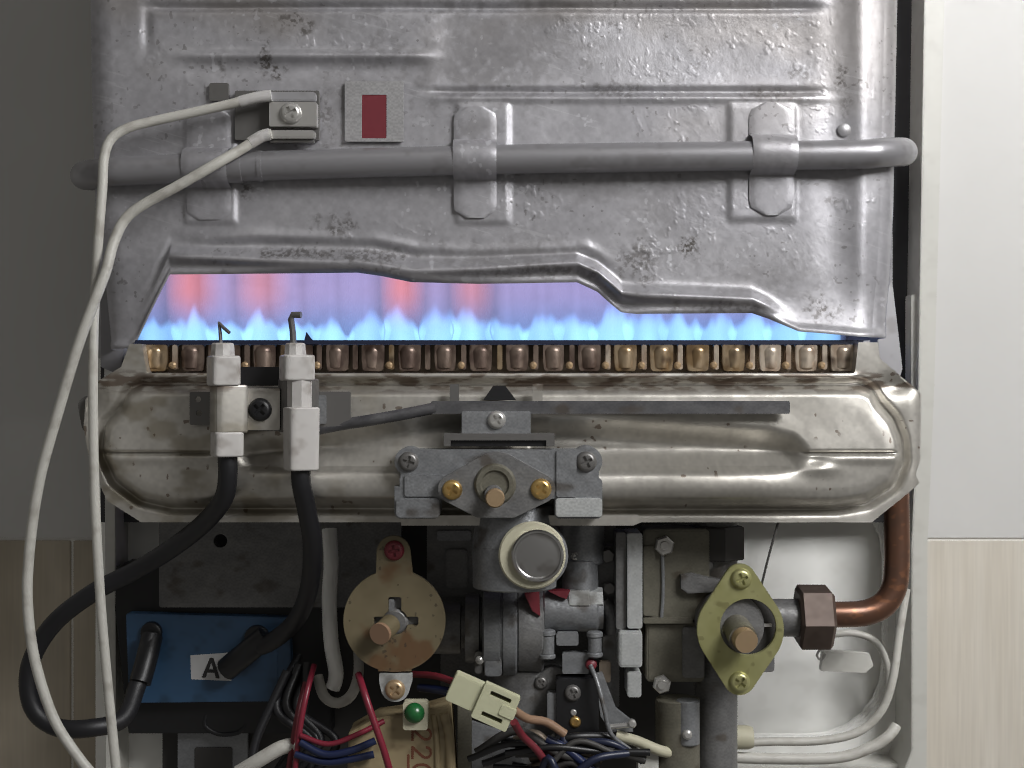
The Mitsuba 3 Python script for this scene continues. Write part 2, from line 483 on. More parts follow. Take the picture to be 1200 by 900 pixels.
put(H + '__lower_bracket', prism(rrect(186, 600, 470, 712, 3).difference(circ(258, 634, 8)), -150, 20, 2), 'm_cast_dark', 35)

# ------------------------------------------------------------------ combustion chamber sheet: one pressed sheet
EDGE_L = np.array([(-80, 95), (0, 98), (250, 104), (330, 116), (410, 122)], float)
EDGE_R = np.array([(-80, 1062), (0, 1061), (250, 1056), (330, 1051), (410, 1042)], float)
BOT = np.array([(95, 410), (150, 408), (160, 398), (200, 322), (420, 320), (448, 324), (482, 331), (560, 333), (676, 331), (700, 342), (728, 366), (745, 368), (880, 367), (900, 374), (934, 389), (960, 391),
                (1003, 395), (1032, 396), (1060, 396)], float)


def box_smooth(v, e0, e1, w):
    return 1 / (1 + np.exp(-(v - e0) / w)) * 1 / (1 + np.exp((v - e1) / w))


def chamber_relief(x, y):
    yb = np.interp(x, BOT[:, 0], BOT[:, 1])
    h = np.zeros_like(x)
    g = lambda v, c, w: np.exp(-((v - c) / w) ** 2)
    h -= 7 * g(y, 8, 4.5) * box_smooth(x, 178, 956, 5)                       # upper groove and its turn
    h -= 3 * g(x, 172, 6) * box_smooth(y, 10, 56, 5)
    h += 6 * g(y, 66, 6) * box_smooth(x, 215, 496, 9)                      # short bead
    h -= 3 * g(y, 82, 10) * box_smooth(x, 215, 496, 12)
    h -= 6 * g(y, 107, 4) * box_smooth(x, 512, 955, 8)                     # lower groove
    h += 3.5 * g(y, 115, 5) * box_smooth(x, 512, 960, 10)
    h -= 4 * box_smooth(y, 12, 104, 6) * box_smooth(x, 515, 957, 7)
    for (cx, y0, y1, w) in ((247, 128, 262, 33), (566, 122, 262, 34), (893, 122, 258, 42)):       # pressed seats under the pipe clips
        h += 3.2 * box_smooth(x, cx - w + 3, cx + w - 3, 1.3) * box_smooth(y, y0, y1, 1.3)
    e = yb - y
    on = box_smooth(x, 196, 905, 8)
    h += 17 * g(e, 17 + 5 * np.sin(x / 90), 9) * on                         # bead that runs along the opening
    h -= 6 * g(e, 36, 9) * box_smooth(x, 205, 700, 14)
    h += 5 * g(e, 3, 5)                                                     # rolled lip
    bead2 = np.interp(x, [190, 300, 440, 490, 560, 690, 740, 900], [300, 291, 296, 306, 309, 305, 330, 336])
    h += 6 * g(y, bead2 - 14, 7) * box_smooth(x, 230, 690, 10)
    h -= 9 * g(x, 724, 26) * g(y, 352, 16)
    h += 3.5 * g(x, 1008, 12) * box_smooth(y, -900, 340, 18)             # bead next to the right edge
    h -= 2.5 * g(x, 975, 18) * box_smooth(y, -900, 330, 20)
    h += 16 * np.clip((y - 335) / 60, 0, 1) ** 2 * box_smooth(x, 905, 1040, 12) * .7
    h -= 10 * g(x, 150, 30) * np.clip((y - 300) / 90, 0, 1)
    q = np.stack([x, y, 0 * x], -1)
    h += (meshkit.fbm(q * .009, 2, 3) - .5) * 5 + (meshkit.fbm(q * .045, 3, 5) - .5) * .45
    crust = np.clip(meshkit.fbm(q * .10, 3, 9) - .56, 0, 1) * np.clip(meshkit.fbm(q * .016, 2, 11) - .45, 0, 1)
    h += crust * 2.5
    return h


nx, ny = 460, 226
uu = np.linspace(0, 1, nx)
vv = np.concatenate([np.linspace(-.9, 0, 26, endpoint=False), np.linspace(0, 1, 200)])   # the sheet goes on above the frame
R = 34.0
X = np.zeros((ny, nx + 16)); Y = X.copy(); Z = X.copy()
for j, v in enumerate(vv):
    xm = 105 + uu * 943
    y = -80 + (np.interp(xm, BOT[:, 0], BOT[:, 1]) + 80) * v
    xl, xr = np.interp(y, EDGE_L[:, 0], EDGE_L[:, 1]), np.interp(y, EDGE_R[:, 0], EDGE_R[:, 1])
    x = xl + 12 + (xr - 22 - (xl + 12)) * uu
    y = -80 + (np.interp(x, BOT[:, 0], BOT[:, 1]) + 80) * v
    z = chamber_relief(x, y)
    z -= np.where(x < xl + R, R * (1 - np.sqrt(np.clip(1 - ((xl + R - x) / R) ** 2, 0, 1))), 0) + np.where(x > xr - 46, 46 * (1 - np.sqrt(np.clip(1 - ((x - xr + 46) / 46) ** 2, 0, 1))), 0)
    aL = [(xl[0] + 6, 0), (xl[0] + 2, -9), (xl[0], -20), (xl[0], -60), (xl[0], -110), (xl[0], -160), (xl[0], -200), (xl[0], -225)]
    aR = [(xr[-1] - 12, 0), (xr[-1] - 5, -10), (xr[-1] - 1, -22), (xr[-1], -60), (xr[-1], -110), (xr[-1], -160), (xr[-1], -200), (xr[-1], -225)]
    X[j] = np.concatenate([[a[0] for a in aL][::-1], x, [a[0] for a in aR]])
    Y[j] = np.concatenate([[y[0]] * 8, y, [y[-1]] * 8])
    Z[j] = np.concatenate([[z[0] - 4 + a[1] for a in aL][::-1], z, [z[-1] - 4 + a[1] for a in aR]])
    # true position of the side sheets: straight back from the front edge
base = np.stack([(X - 600) * S, -Z * S, ZC - (Y - 450) * S], -1)
W = X.shape[1]
ids = np.arange(ny * W).reshape(ny, W)
f = np.vstack([np.stack([ids[:-1, :-1], ids[1:, :-1], ids[1:, 1:]], -1).reshape(-1, 3), np.stack([ids[:-1, :-1], ids[1:, 1:], ids[:-1, 1:]], -1).reshape(-1, 3)])
CH = H + '__combustion_chamber'
put(CH, trimesh.Trimesh(base.reshape(-1, 3), f, process=False), 'm_chamber', True, label='silver combustion chamber sheet with soot marks and crusted paint')
put(CH + '__inner_wall', prism(sbox(112, 180, 1046, 420), -222, 6, 0), 'm_clip')
put(CH + '__folded_skirt', prism(Polygon([(1030, 340), (1046, 330), (1058, 432), (1052, 452), (1028, 430)]), -60, 40, 2), 'm_clip', 35)
put(CH + '__folded_skirt', prism(Polygon([(118, 330), (132, 340), (146, 404), (140, 440), (118, 430)]), -50, 40, 2), 'm_pipe', 35)

# pipe round the chamber, with its clips
PP = [(132, 207, -190), (108, 207, -120), (100, 206, -55), (102, 205, -12), (118, 203, 12), (150, 200, 18), (350, 193, 19), (600, 186.5, 20), (850, 183, 20), (1000, 181, 19), (1030, 179, 14), (1050, 178, -4), (1058, 178, -40), (1057, 179, -100), (1050, 180, -180)]
put(H + '__water_pipe', tube(PP, 17.0, 28), 'm_pipe', 60, label='grey painted water pipe bent round the chamber')
put(H + '__water_pipe__collar', tube([(268, 196.2, 19.5), (284, 195.6, 19.5)], 18.4, 28, curve=False), 'm_pipe')
put(H + '__water_pipe__joint_ring', tube([(303, 194.8, 19.5), (308, 194.6, 19.5)], 18.0, 28, curve=False), 'm_pipe')


def clip(cx, y0, y1, w, cy, r0):
    """A strap: tab above, band over the pipe, tab below."""
    sec = []
    for yy in np.linspace(y0, cy - 24, 6): sec.append((yy, 7.0))
    for t in np.linspace(-1.25, 1.25, 13): sec.append((cy + 20.5 * math.sin(t), 20 + 20.5 * math.cos(t) - .5))
    for yy in np.linspace(cy + 24, y1, 6): sec.append((yy, 7.0))
    n = len(sec)
    xs = np.linspace(-1, 1, 13)
    v, fcs = [], []
    for (yy, dd) in sec:
        e = min(yy - y0, y1 - yy)
        hw = w if e > r0 else w - r0 + math.sqrt(max(0, r0 * r0 - (r0 - max(e, 0)) ** 2))
        for s in xs:
            v.append([(cx + s * hw - 600) * S, -(dd - 1.6 * abs(s) ** 6) * S, ZC - (yy - 450) * S])
    fr = np.array(v)
    bk = fr + [0, 2.6 * S, 0]
    m = len(xs)
    for i in range(n - 1):
        for j in range(m - 1):
            a, b = i * m + j, i * m + j + 1
            fcs += [[a, a + m, b + m], [a, b + m, b]]
    fcs = np.array(fcs)
    edge = [i * m for i in range(n)] + [(n - 1) * m + j for j in range(1, m)] + [i * m + m - 1 for i in range(n - 2, -1, -1)] + [j for j in range(m - 2, 0, -1)]
    sk = []
    for i in range(len(edge)):
        a, b = edge[i], edge[(i + 1) % len(edge)]
        sk += [[a, b, b + n * m], [a, b + n * m, a + n * m]]
    return trimesh.Trimesh(np.vstack([fr, bk]), np.vstack([fcs, fcs[:, ::-1] + n * m, np.array(sk)]), process=False)


put(CH + '__pipe_clip', clip(246, 128, 258, 26, 197.5, 12), 'm_chamber', 40)
put(CH + '__pipe_clip', clip(557, 126, 256, 25, 188, 14), 'm_chamber', 40)
put(CH + '__pipe_clip', clip(903, 121, 253, 26, 182.5, 18), 'm_chamber', 40)
put(CH + '__bolt_head', post(990, 152, -3, [(0, 8), (4, 8), (6, 5)], 20), 'm_clip')
put(CH + '__square_tab', bx(245, 97, 268, 118, 8, 6, 1.5, 2), 'm_steel_dark')

# foil sticker with its red window
ST = H + '__foil_sticker'
put(ST, prism(rrect(404, 95, 473, 166, 2).difference(rrect(424, 111, 453, 162, 1)), 6, 3, .8), 'm_foil', 30, label='silver foil sticker with a dark red window')
put(ST + '__red_window', bx(423.5, 110.5, 453.5, 162.5, 4.5, 2, 0, 1), 'm_red_dark')

# ------------------------------------------------------------------ thermal switch on the chamber
TS = 'thermal_switch'
tag(TS, 'small clamped thermal fuse holder with a cross-slot screw beside the red sticker', 'thermal fuse')
put(TS + '__base_plate', bx(275, 106, 374, 164, 12, 8, 1.5, 2), 'm_steel_dark', 35)
put(TS + '__clamp_plate', bx(315, 119, 371, 148, 30, 16, 2, 2), 'm_steel', 35)
put(TS + '__rail', bx(313, 107, 370, 118.5, 31, 12, 3.5, 4), 'm_clip', 40)
put(TS + '__rail', bx(315, 152, 369, 162, 31, 12, 3.5, 4), 'm_steel', 40)
put(TS + '__lower_lip', bx(316, 163.5, 368, 167, 24, 10, 1, 1), 'm_steel_dark', 40)
put(TS + '__screw', screw(341, 133, 30, 13, .5, washer=False), 'm_steel', 25)

# ------------------------------------------------------------------ burner: trough, ports
BU = H + '__burner'
put(BU, prism(sbox(150, 404, 1012, 446), -8, 150, 2), 'm_trough', label='row of heat-tinted burner ports')
put(BU + '__top_rail', bx(158, 398.5, 1012, 403.5, 6, 14, 1, 1), 'm_navy', 30, label='dark blue hot edge of the burner')
for i in range(20):
    x = 184 + 42.35 * i
    mat = 'm_port_dark' if i < 13 else 'm_port_gold' if i < 17 else 'm_port_pale'
    if i in (0, 1, 14): mat = 'm_port_gold' if i != 1 else 'm_port_dark'
    w0, w1 = rng.uniform(13.5, 15.5), rng.uniform(11, 13)
    k = K(4)
    # a pressed nozzle: domed front, waisted foot
    pl = hullp(rrect(x - w0, 404, x + w1, 424, 2), rrect(x - w0 + 1, 418, x + w1 - 1, 435, 4))
    m = prism(pl, 7 + rng.uniform(-1.5, 1.5), 16, 3)
    dome = lathe(P(x - 2, 434, -1), [0, 0, 1], [(0, 6), (3, 11), (22, 12), (27, 10), (30, 5)], 20, k)
    put(BU + '__port', cat_(m, dome), mat, 45)
    fin = bx(x + 17.5, 404, x + 23.5, 433, 6, 14, 2, 2)
    put(BU + '__fin', fin, 'm_port_pale' if i > 11 or i == 0 else 'm_port_gold' if i % 3 == 0 else 'm_port_dark', 35)
    if i % 2 == 0 or i > 10:
        put(BU + '__rivet', post(x + 17.5, 428, 5, [(0, 4.5), (3, 4.2), (5, 2)], 12), 'm_brass_pale')

# ------------------------------------------------------------------ pressed burner cover
OUT = Polygon([(152, 403), (166, 403), (172, 437), (1002, 437), (1006, 401), (1029, 401), (1031, 420), (1080, 461), (1079, 540), (1073, 556), (1078, 566), (1058, 583), (1022, 612), (165, 612), (126, 587), (106, 545), (98, 500), (100, 468), (116, 446), (142, 430)])
PLAT = Polygon([(168, 452), (1006, 452), (1022, 459), (1030, 474), (1046, 492), (1055, 515), (1057, 540), (1046, 568), (1016, 587), (980, 593), (200, 592), (165, 584), (136, 562), (121, 527), (125, 498), (144, 478), (150, 462)]).buffer(-12, 12).buffer(22, 16).buffer(-10, 16)
FING_R = Polygon([(600, 494), (700, 494), (900, 508), (925, 514), (940, 529), (928, 544), (900, 547), (600, 548)]).buffer(-9, 12).buffer(15, 12).buffer(-6, 12)
FING_L = Polygon([(300, 516), (400, 500), (510, 486), (560, 486), (560, 546), (300, 544), (280, 532)]).buffer(-9, 12).buffer(15, 12).buffer(-6, 12)
st = 1.6
gx, gy = np.meshgrid(np.arange(90, 1090, st), np.arange(394, 620, st))


def sd(poly):
    ins = shapely.contains_xy(poly, gx, gy)
    dist = shapely.distance(shapely.points(gx, gy), poly.exterior)
    return ndimage.gaussian_filter(np.where(ins, dist, -dist), 1.5)


def ramp(s, w):
    t = np.clip(s / w * .5 + .5, 0, 1)
    return t * t * (3 - 2 * t)


hh = np.zeros_like(gx)
sP = sd(PLAT)
hh += 15 * ramp(sP - 4, 9) - 11 * np.exp(-((sP + 4.5) / 4.5) ** 2)
gs = lambda v, c, w: np.exp(-((v - c) / w) ** 2)
hh += 7 * np.clip((gy - 460) / 70, 0, 1) * ramp(sP - 8, 16)                    # the sheet swells a little towards the tube
fr_, fl_ = sd(FING_R), sd(FING_L)
hh -= 31 * ramp(fr_ - 7, 17) + 21 * ramp(fl_ - 7, 16)                         # hollow finger above the tube, either side
hh += 4 * ramp(fr_ - 20, 12) * box_smooth(gx, 610, 880, 12)
tb = np.sqrt(np.clip(1 - ((gy - 567) / 20) ** 2, 0, 1))
hh += 13 * tb * box_smooth(gx, 275, 925, 14)
hh -= 7 * gs(gy, 530, 1.9) * (box_smooth(gx, 118, 252, 2) + box_smooth(gx, 938, 1046, 2))
hh += 2 * gs(gy, 537, 5) * (box_smooth(gx, 118, 252, 4) + box_smooth(gx, 938, 1046, 4))
hh += 5 * gs(gx, 956, 22) * gs(gy, 547, 8)
hh -= 5 * gs(gx, 952, 14) * gs(gy, 538, 6)
hh += 5 * gs(gy, 443, 5) * box_smooth(gx, 170, 1004, 3) - 8 * gs(gy, 452, 2.6) * box_smooth(gx, 166, 1008, 3)
hh -= 9 * gs(gx, 1050, 20) * gs(gy, 452, 11)
hh -= 5 * np.clip((gx - 1064) / 16, 0, 1) ** 2
hh -= 6 * gs(gy, 470, 20) * np.clip((128 - gx) / 20, 0, 1)
q3 = np.stack([gx, gy, 0 * gx], -1)
hh += (meshkit.fbm(q3 * .012, 3, 41) - .5) * 4 + (meshkit.fbm(q3 * .05, 3, 43) - .5) * .5
ins = shapely.contains_xy(OUT.buffer(.5), gx, gy)
snap = np.stack([gx, gy], -1)
out_i = np.argwhere(~ins & ndimage.binary_dilation(ins, iterations=1))
keep = ins.copy()
for j, i in out_i:
    q = shapely.ops.nearest_points(OUT, Point(gx[j, i], gy[j, i]))[0]
    snap[j, i] = q.x, q.y
    keep[j, i] = True
cells = keep[:-1, :-1] & keep[1:, :-1] & keep[1:, 1:] & keep[:-1, 1:]
idx = np.arange(gx.size).reshape(gx.shape)
jj, ii = np.nonzero(cells)
a, b, c, d_ = idx[jj, ii], idx[jj + 1, ii], idx[jj + 1, ii + 1], idx[jj, ii + 1]
kc = K(30)
vv_ = np.stack([(snap[..., 0] - 600) * kc, -(30 + hh) * S, ZC - (snap[..., 1] - 450) * kc], -1).reshape(-1, 3)
cov = trimesh.Trimesh(vv_, np.vstack([np.stack([a, b, c], 1), np.stack([a, c, d_], 1)]), process=False)
cov.remove_unreferenced_vertices()
COV = H + '__burner_cover'
put(COV, cov, 'm_cover', True, label='pressed steel burner cover with rounded ends and a raised tube, browned on the left')
put(COV + '__rim', prism(OUT.difference(OUT.buffer(-2.2)), 27, 26, 1), 'm_cover', 35)
put(COV + '__end_ear', prism(hullp(circ(103, 476, 12), circ(104, 498, 9)), 18, 10, 2), 'm_steel_dark')
put(COV + '__lower_ledge', prism(Polygon([(470, 604), (700, 604), (748, 604), (752, 612), (742, 616), (470, 616)]), 52, 20, 1), 'm_cover', 35)

# bar across the cover, with its bracket
put(H + '__cross_bar', bx(505, 470, 926, 485, 66, 8, 1.5, 2), 'm_bar', 35, label='flat dark bar across the burner cover')
put(H + '__cross_bar__bracket', bx(541, 482, 622, 513, 74, 8, 2, 2), 'm_cast', 35)
put(H + '__cross_bar__screw', screw(582, 492, 74, 11, .6), 'm_steel', 25)
put(H + '__cross_bar__tab', bx(527, 450, 538, 471, 64, 6, 1.5, 1), 'm_steel_dark', 35)
put(H + '__cross_bar__tab', bx(624, 450, 636, 471, 64, 6, 1.5, 1), 'm_cover', 35)
put(H + '__cross_bar__wedge', prism(Polygon([(566, 469), (578, 452), (592, 452), (605, 469)]), 64, 8, 1.5), 'm_black', 35)
put(H + '__cross_bar__channel', prism(Polygon([(520, 508), (650, 508), (650, 523), (640, 523), (640, 516), (528, 516), (528, 523), (520, 523)]), 80, 24, 1.5), 'm_steel_dark', 35)
put(H + '__cross_bar__slot_plate', bx(526, 511, 644, 523, 74, 6, 1, 1), 'm_black', 30)
put(H + '__pilot_rod', tube([(372, 503, 58), (404, 497, 60), (430, 493, 64), (470, 486, 64), (510, 478, 62)], 6.5, 16), 'm_bar', label='dark slanted rod beside the electrodes')

# ------------------------------------------------------------------ gas manifold casting
GM = H + '__gas_manifold'
shape = unary_union([rrect(469, 527, 702, 585, 8), circ(479, 541, 17), circ(688, 541, 18), rrect(462, 560, 516, 608, 8), rrect(650, 560, 706, 608, 6)]).difference(sbox(462, 553, 468, 570))
put(GM, prism(shape, 84, 40, 3), 'm_cast', 35, label='grey cast gas manifold with four screws')
put(GM + '__step_block', bx(474, 556, 520, 582, 88, 10, 2, 3), 'm_cast', 35)
put(GM + '__step_block', bx(652, 527, 676, 583, 88, 10, 2, 3), 'm_cast', 35)
put(GM + '__foot', bx(464, 584, 515, 607, 92, 16, 3, 5), 'm_cast', 35)
put(GM + '__foot', bx(651, 584, 706, 606, 92, 16, 3, 4), 'm_cast_light', 35)
fl = hullp(circ(582, 566, 36), circ(530, 573, 17), circ(634, 573, 17), rrect(550, 575, 612, 607, 12))
put(GM + '__flange', prism(fl, 100, 16, 3), 'm_cast_dark', 35)
put(GM + '__boss', post(580, 568, 99, [(0, 25), (4, 24), (6, 22), (6, 17), (2.5, 15), (2.2, 2)], 32), 'm_olive', 30)
put(GM + '__spindle', post(578, 580, 90, [(0, 11), (24, 11), (26, 10)], 24), 'm_cast_dark')
put(GM + '__spindle_tip', post(580, 584, 116, [(0, 11.5), (5, 11.5), (7, 10)], 24), 'm_brass_pale')
for (x, y, r, m, dd) in ((479, 541, 12, 'm_steel_dark', 84), (687, 541, 12.5, 'm_steel_dark', 84), (530, 574, 12, 'm_brass', 100), (634, 573, 12.5, 'm_brass', 100)):
    put(GM + '__screw', screw(x, y, dd, r, rng.uniform(0, 1.5)), m, 25)
NK = H + '__outlet_neck'
put(NK, cat_(vbar(603, 592, 640, 30, 44, 36, 0, 50), vbar(603, 638, 688, 30, 50, 36, 0, 49)), 'm_cast', 40, label='grey cast outlet neck below the manifold')
put(NK + '__boss', post(629, 652, 30, [(0, 38), (52, 37), (54, 35)], 36), 'm_cast', 40)
put(NK + '__gasket', post(624, 651, 78, [(0, 39), (5, 40), (7, 38)], 36), 'm_putty', 40)
put(NK + '__plug_cap', post(630, 652, 84, [(0, 31), (7, 31), (9, 29.5), (9, 27.5), (6, 26.5), (5, 25), (6, 19), (6.8, 10), (7, 1)], 40), 'm_polished', 30)

# ------------------------------------------------------------------ electrodes in their bracket
EB = H + '__electrode_bracket'
ear = rrect(222, 459, 256, 498, 2)
for (x, y) in ((232, 468), (233, 484)): ear = ear.difference(circ(x, y, 3.4))
put(EB, cat_(prism(ear, 62, 4, 1), bx(286, 453, 330, 505, 80, 5, 1.5, 2)), 'm_steel_dark', 30, label='dark steel bracket that clamps both electrodes')
put(EB + '__clamp_fold', vblock(268, 451, 507, 84, 25, .42), 'm_cover', 30)
put(EB + '__clamp_face', bx(287, 455, 328, 504, 84, 4, 1, 2), 'm_cover', 30)
put(EB + '__screw', screw(305, 480, 84, 14, .8), 'm_black', 25)
put(EB + '__ring', vbar(350, 444, 506, 68, 24, 24), 'm_steel_dark', 40)
put(EB + '__right_plate', bx(364, 459, 411, 500, 66, 5, 1.5, 2), 'm_steel_dark', 30)
put(EB + '__rib', bx(373, 463, 382, 497, 70, 5, 1.5, 2), 'm_cast', 30)
put(EB + '__upper_plate', bx(282, 430, 330, 452, 60, 5, 1.5, 2), 'm_black', 30)

E1 = 'ignition_electrode'
tag(E1, 'white ceramic electrode with a thin bent spark tip, the left one in the bracket', 'electrode')
put(E1 + '__insulator_tip', vbar(261, 402, 421, 92, 13.5, 10, .2, 15), 'm_ceramic', 20)
put(E1 + '__upper_block', vblock(262, 417, 452, 92, 22, .45), 'm_ceramic', 35)
put(E1 + '__insulator_neck', vbar(264, 450, 512, 78, 14, 8, .3), 'm_ceramic', 20)
put(E1 + '__lower_block', vblock(266, 506, 535, 90, 22, .4), 'm_ceramic', 35)
put(E1 + '__spark_rod', tube([(259, 404, 92), (258, 390, 92), (257, 378, 92), (262, 384, 96), (269, 390, 99)], 2.0, 8, curve=False), 'm_steel_dark')
E2 = 'ignition_electrode_001'
tag(E2, 'long white ceramic electrode with a hooked rod, the right one in the bracket', 'electrode')
put(E2 + '__insulator_tip', vbar(346, 402, 421, 94, 12, 10, .2, 13.5), 'm_ceramic', 20)
put(E2 + '__upper_block', vblock(348, 416, 446, 94, 24, .35), 'm_ceramic', 35)
put(E2 + '__insulator_neck', vbar(351, 444, 482, 96, 14.5, 8, .3), 'm_ceramic', 20)
put(E2 + '__lower_block', vblock(353, 477, 551, 96, 24, .4, 23), 'm_ceramic', 35)
put(E2 + '__sensing_rod', tube([(344, 404, 94), (343, 388, 94), (341, 374, 95), (343, 369, 96), (353, 369, 98)], 3.6, 10, curve=False), 'm_steel_dark')
put(H + '__burner__pilot_fin', prism(Polygon([(355, 404), (359, 389), (364, 396), (372, 404)]), -4, 4, .5), 'm_navy', 30)

# ------------------------------------------------------------------ flames: additive glowing gas, one flame per port
ZB = P(0, 400, -60)[2]


def limb(uv):
    """A thin gas glows by the depth one looks through: most along the middle of the flame, nothing at its rim."""
    s = dr.cos(uv.x * 2 * dr.pi)
    return 1 - dr.power(dr.minimum(dr.abs(s) / .88, 1) + 1e-5, 1.25)


def flame_cone(p, n, uv):
    X, Hh = p.x / K(-60), (p.z - ZB) / K(-60)
    t = N(X * .055 + 9, p.y / S * .012, 2.0)
    w = limb(uv)
    top = 16 + (6 + 26 * N(X * .028, p.y / S * .01, 5.0)) * w + 22 * (N(X * .10, p.y / S * .02, 6.0) - .5) + 10 * (t - .5)
    f = SM(top, top * .45, Hh + 7 * (N(X * .16, Hh * .03, 8.0) - .5))
    c = MX(mi.Color3f(.21, .52, .86), mi.Color3f(.15, .36, .78), SM(0, 40, Hh))
    return c * f * dr.power(w + 1e-4, .35) * (.75 + .4 * N(X * .07, Hh * .02, 3.0))


def mantle(tint, gain):
    def fn(p, n, uv):
        X, Hh = p.x / K(-60), (p.z - ZB) / K(-60)
        c = MX(mi.Color3f(.20, .32, .70), mi.Color3f(*tint), SM(8, 60, Hh))
        streak = .88 + .24 * F(X * .035, Hh * .006, 4.0, 2)
        return c * gain * streak * SM(210, 90, Hh) * limb(uv)
    return fn


weight_fn = lambda p, n, uv: mi.Float(.985) + 0 * p.x
scene['m_gas'] = {'type': 'blendbsdf', 'weight': pc(weight_fn), 'a': {'type': 'diffuse', 'reflectance': rgb(.02, .03, .06)}, 'b': {'type': 'null'}}


def gas_mesh(x, w, h, dep, lean, power):
    rows, n = 12, 48
    th = np.arange(n + 1) / n * 2 * np.pi
    k = K(-60)
    c = P(x, 400, -60)
    v = []
    for j in range(rows + 1):
        t = j / rows
        ww = w * (1 - t ** power) ** .5 * (.86 + .14 * min(1, t * 5)) + .3
        cs, sn = np.cos(th), np.sin(th)
        v.append(np.stack([c[0] + (np.sign(cs) * np.abs(cs) * ww + lean * t * t) * k, c[1] + 40 * S + np.sign(sn) * np.abs(sn) * dep * (1 - .4 * t ** 3) * S, c[2] + t * h * k + 0 * th], 1))
    v = np.vstack(v)
    m = n + 1
    f = []
    for j in range(rows):
        for i in range(n):
            p = j * m + i
            f += [[p, p + 1, p + 1 + m], [p, p + 1 + m, p + m]]
    uv = np.stack([np.tile(np.arange(m) / n, rows + 1), np.repeat(np.arange(rows + 1) / rows, m)], 1)
    return trimesh.Trimesh(v, np.array(f), process=False), uv


m_lilac = pc(mantle((.40, .35, .66), .64))
m_salmon = pc(mantle((.84, .28, .32), .66))
m_rose = pc(mantle((.70, .30, .40), .64))
m_blue = pc(flame_cone)
pinks = {1: m_salmon, 3: m_rose, 7: m_salmon, 9: m_rose}
wordsn = {1: 'salmon-pink flame second from the left end of the burner', 3: 'rosy flame behind the hooked electrode rod',
          7: 'salmon-pink flame rising above the middle left of the burner', 9: 'narrow rose flame near the middle of the burner'}
ZF = 24.0
for i in range(20):
    x = 182 + 41.0 * i
    x = 600 + (x + 2 - 600) * 1.0
    key = free('burner_flame')
    if i in wordsn:
        tag(key, wordsn[i], 'flame', 'flames along the burner')
    else:
        tag(key, 'low blue flame in the narrow gap under the right of the chamber' if i > 13 else 'blue flame with pale cyan foot and lilac body in the tall part of the opening', 'flame', 'low blue flames on the right' if i > 13 else 'lilac flames in the tall opening')
    for part, mesh, rad in (('__mantle', gas_mesh(x, 40.5 if i not in pinks else (32 if i in (7, 9) else 39), 240, 60, rng.uniform(-1, 1), 3.2), pinks.get(i, m_lilac)),
                            ('__cone', gas_mesh(x, rng.uniform(31, 34), 80 + rng.uniform(-8, 8), 54, rng.uniform(-2, 2), 2.6), m_blue)):
        scene[key + part] = {**mikit.ply(mesh[0], 'm_gas', smooth=True, uv=mesh[1]), 'emitter': {'type': 'area', 'radiance': rad, 'sampling_weight': .04}}

OFF = -75.0
# ------------------------------------------------------------------ ignition box on the left
IB = 'ignition_box'
tag(IB, 'blue and black ignition box with a white letter label, low on the left', 'ignition box')
put(IB + '__housing', cat_(prism(Polygon([(136, 664), (372, 660), (384, 700), (388, 860), (150, 860), (134, 715)]), -95, 110, 4)), 'm_black', 35)
put(IB + '__blue_cover', prism(Polygon([(147, 719), (338, 724), (343, 822), (160, 824), (150, 800)]).buffer(-3).buffer(3, 4), -72, 24, 3), 'm_blue', 35)
put(IB + '__side_rib', bx(319, 740, 325, 820, -70, 5, 1, 1), 'm_blue', 35)
put(IB + '__label', prism(Polygon([(223, 768), (267, 765), (271, 798), (224, 796)]), -71, 2, 0), 'm_paper', label='white paper label lettered AC')
tm = meshkit.text_mesh('AC', 22 * K(-70), .0002, bold=True)
v = np.array(tm.vertices)
an = math.radians(-3)
c = P(236, 793, -70.4)
tm = trimesh.Trimesh(np.stack([c[0] + v[:, 0] * math.cos(an) - v[:, 1] * math.sin(an), c[1] - v[:, 2], c[2] + v[:, 0] * math.sin(an) + v[:, 1] * math.cos(an)], 1), tm.faces, process=False)
put(IB + '__lettering', tm, 'm_ink', False)
put(IB + '__socket', post(176, 742, -74, [(0, 13), (9, 12), (11, 9)], 20), 'm_black')
put(IB + '__socket', post(300, 748, -74, [(0, 15), (9, 14), (11, 10)], 20), 'm_black')
put(H + '__box_bracket', cat_(bx(208, 838, 290, 960, -112, 8, 2, 3)), 'm_cast', 35, label='grey bracket below the blue ignition box')
put(H + '__box_bracket__slot', bx(228, 876, 272, 905, -110, 3, 0, 2), 'm_soot')

OFF = 0.0
# cables from the electrodes
put('ignition_cable', tube([(266, 530, 88), (267, 556, 84), (262, 584, 70), (240, 612, 40), (205, 640, 10), (160, 668, -20), (110, 694, -30), (62, 732, -40), (35, 780, -45), (38, 828, -45), (66, 852, -45), (108, 853, -45), (144, 842, -70), (160, 806, -100), (170, 775, -115), (176, 744, -130)], 11.0, 16), 'm_rubber',
    50, 'thick black cable looping from the left electrode out past the blue box', 'cable')
put('ignition_cable_001', tube([(353, 545, 94), (353, 566, 92), (360, 600, 70), (366, 640, 40), (362, 690, -10), (346, 728, -60), (318, 752, -95), (298, 760, -112)], 11.0, 16), 'm_rubber',
    50, 'black cable hanging straight down from the right electrode into the blue box', 'cable')
put('ignition_cable__boot', tube([(178, 746, -134), (172, 772, -116), (164, 800, -102)], 13.5, 16), 'm_black', 50)
put('ignition_cable_001__boot', tube([(312, 746, -110), (290, 764, -112), (266, 784, -128)], 15.0, 18), 'm_black', 50)

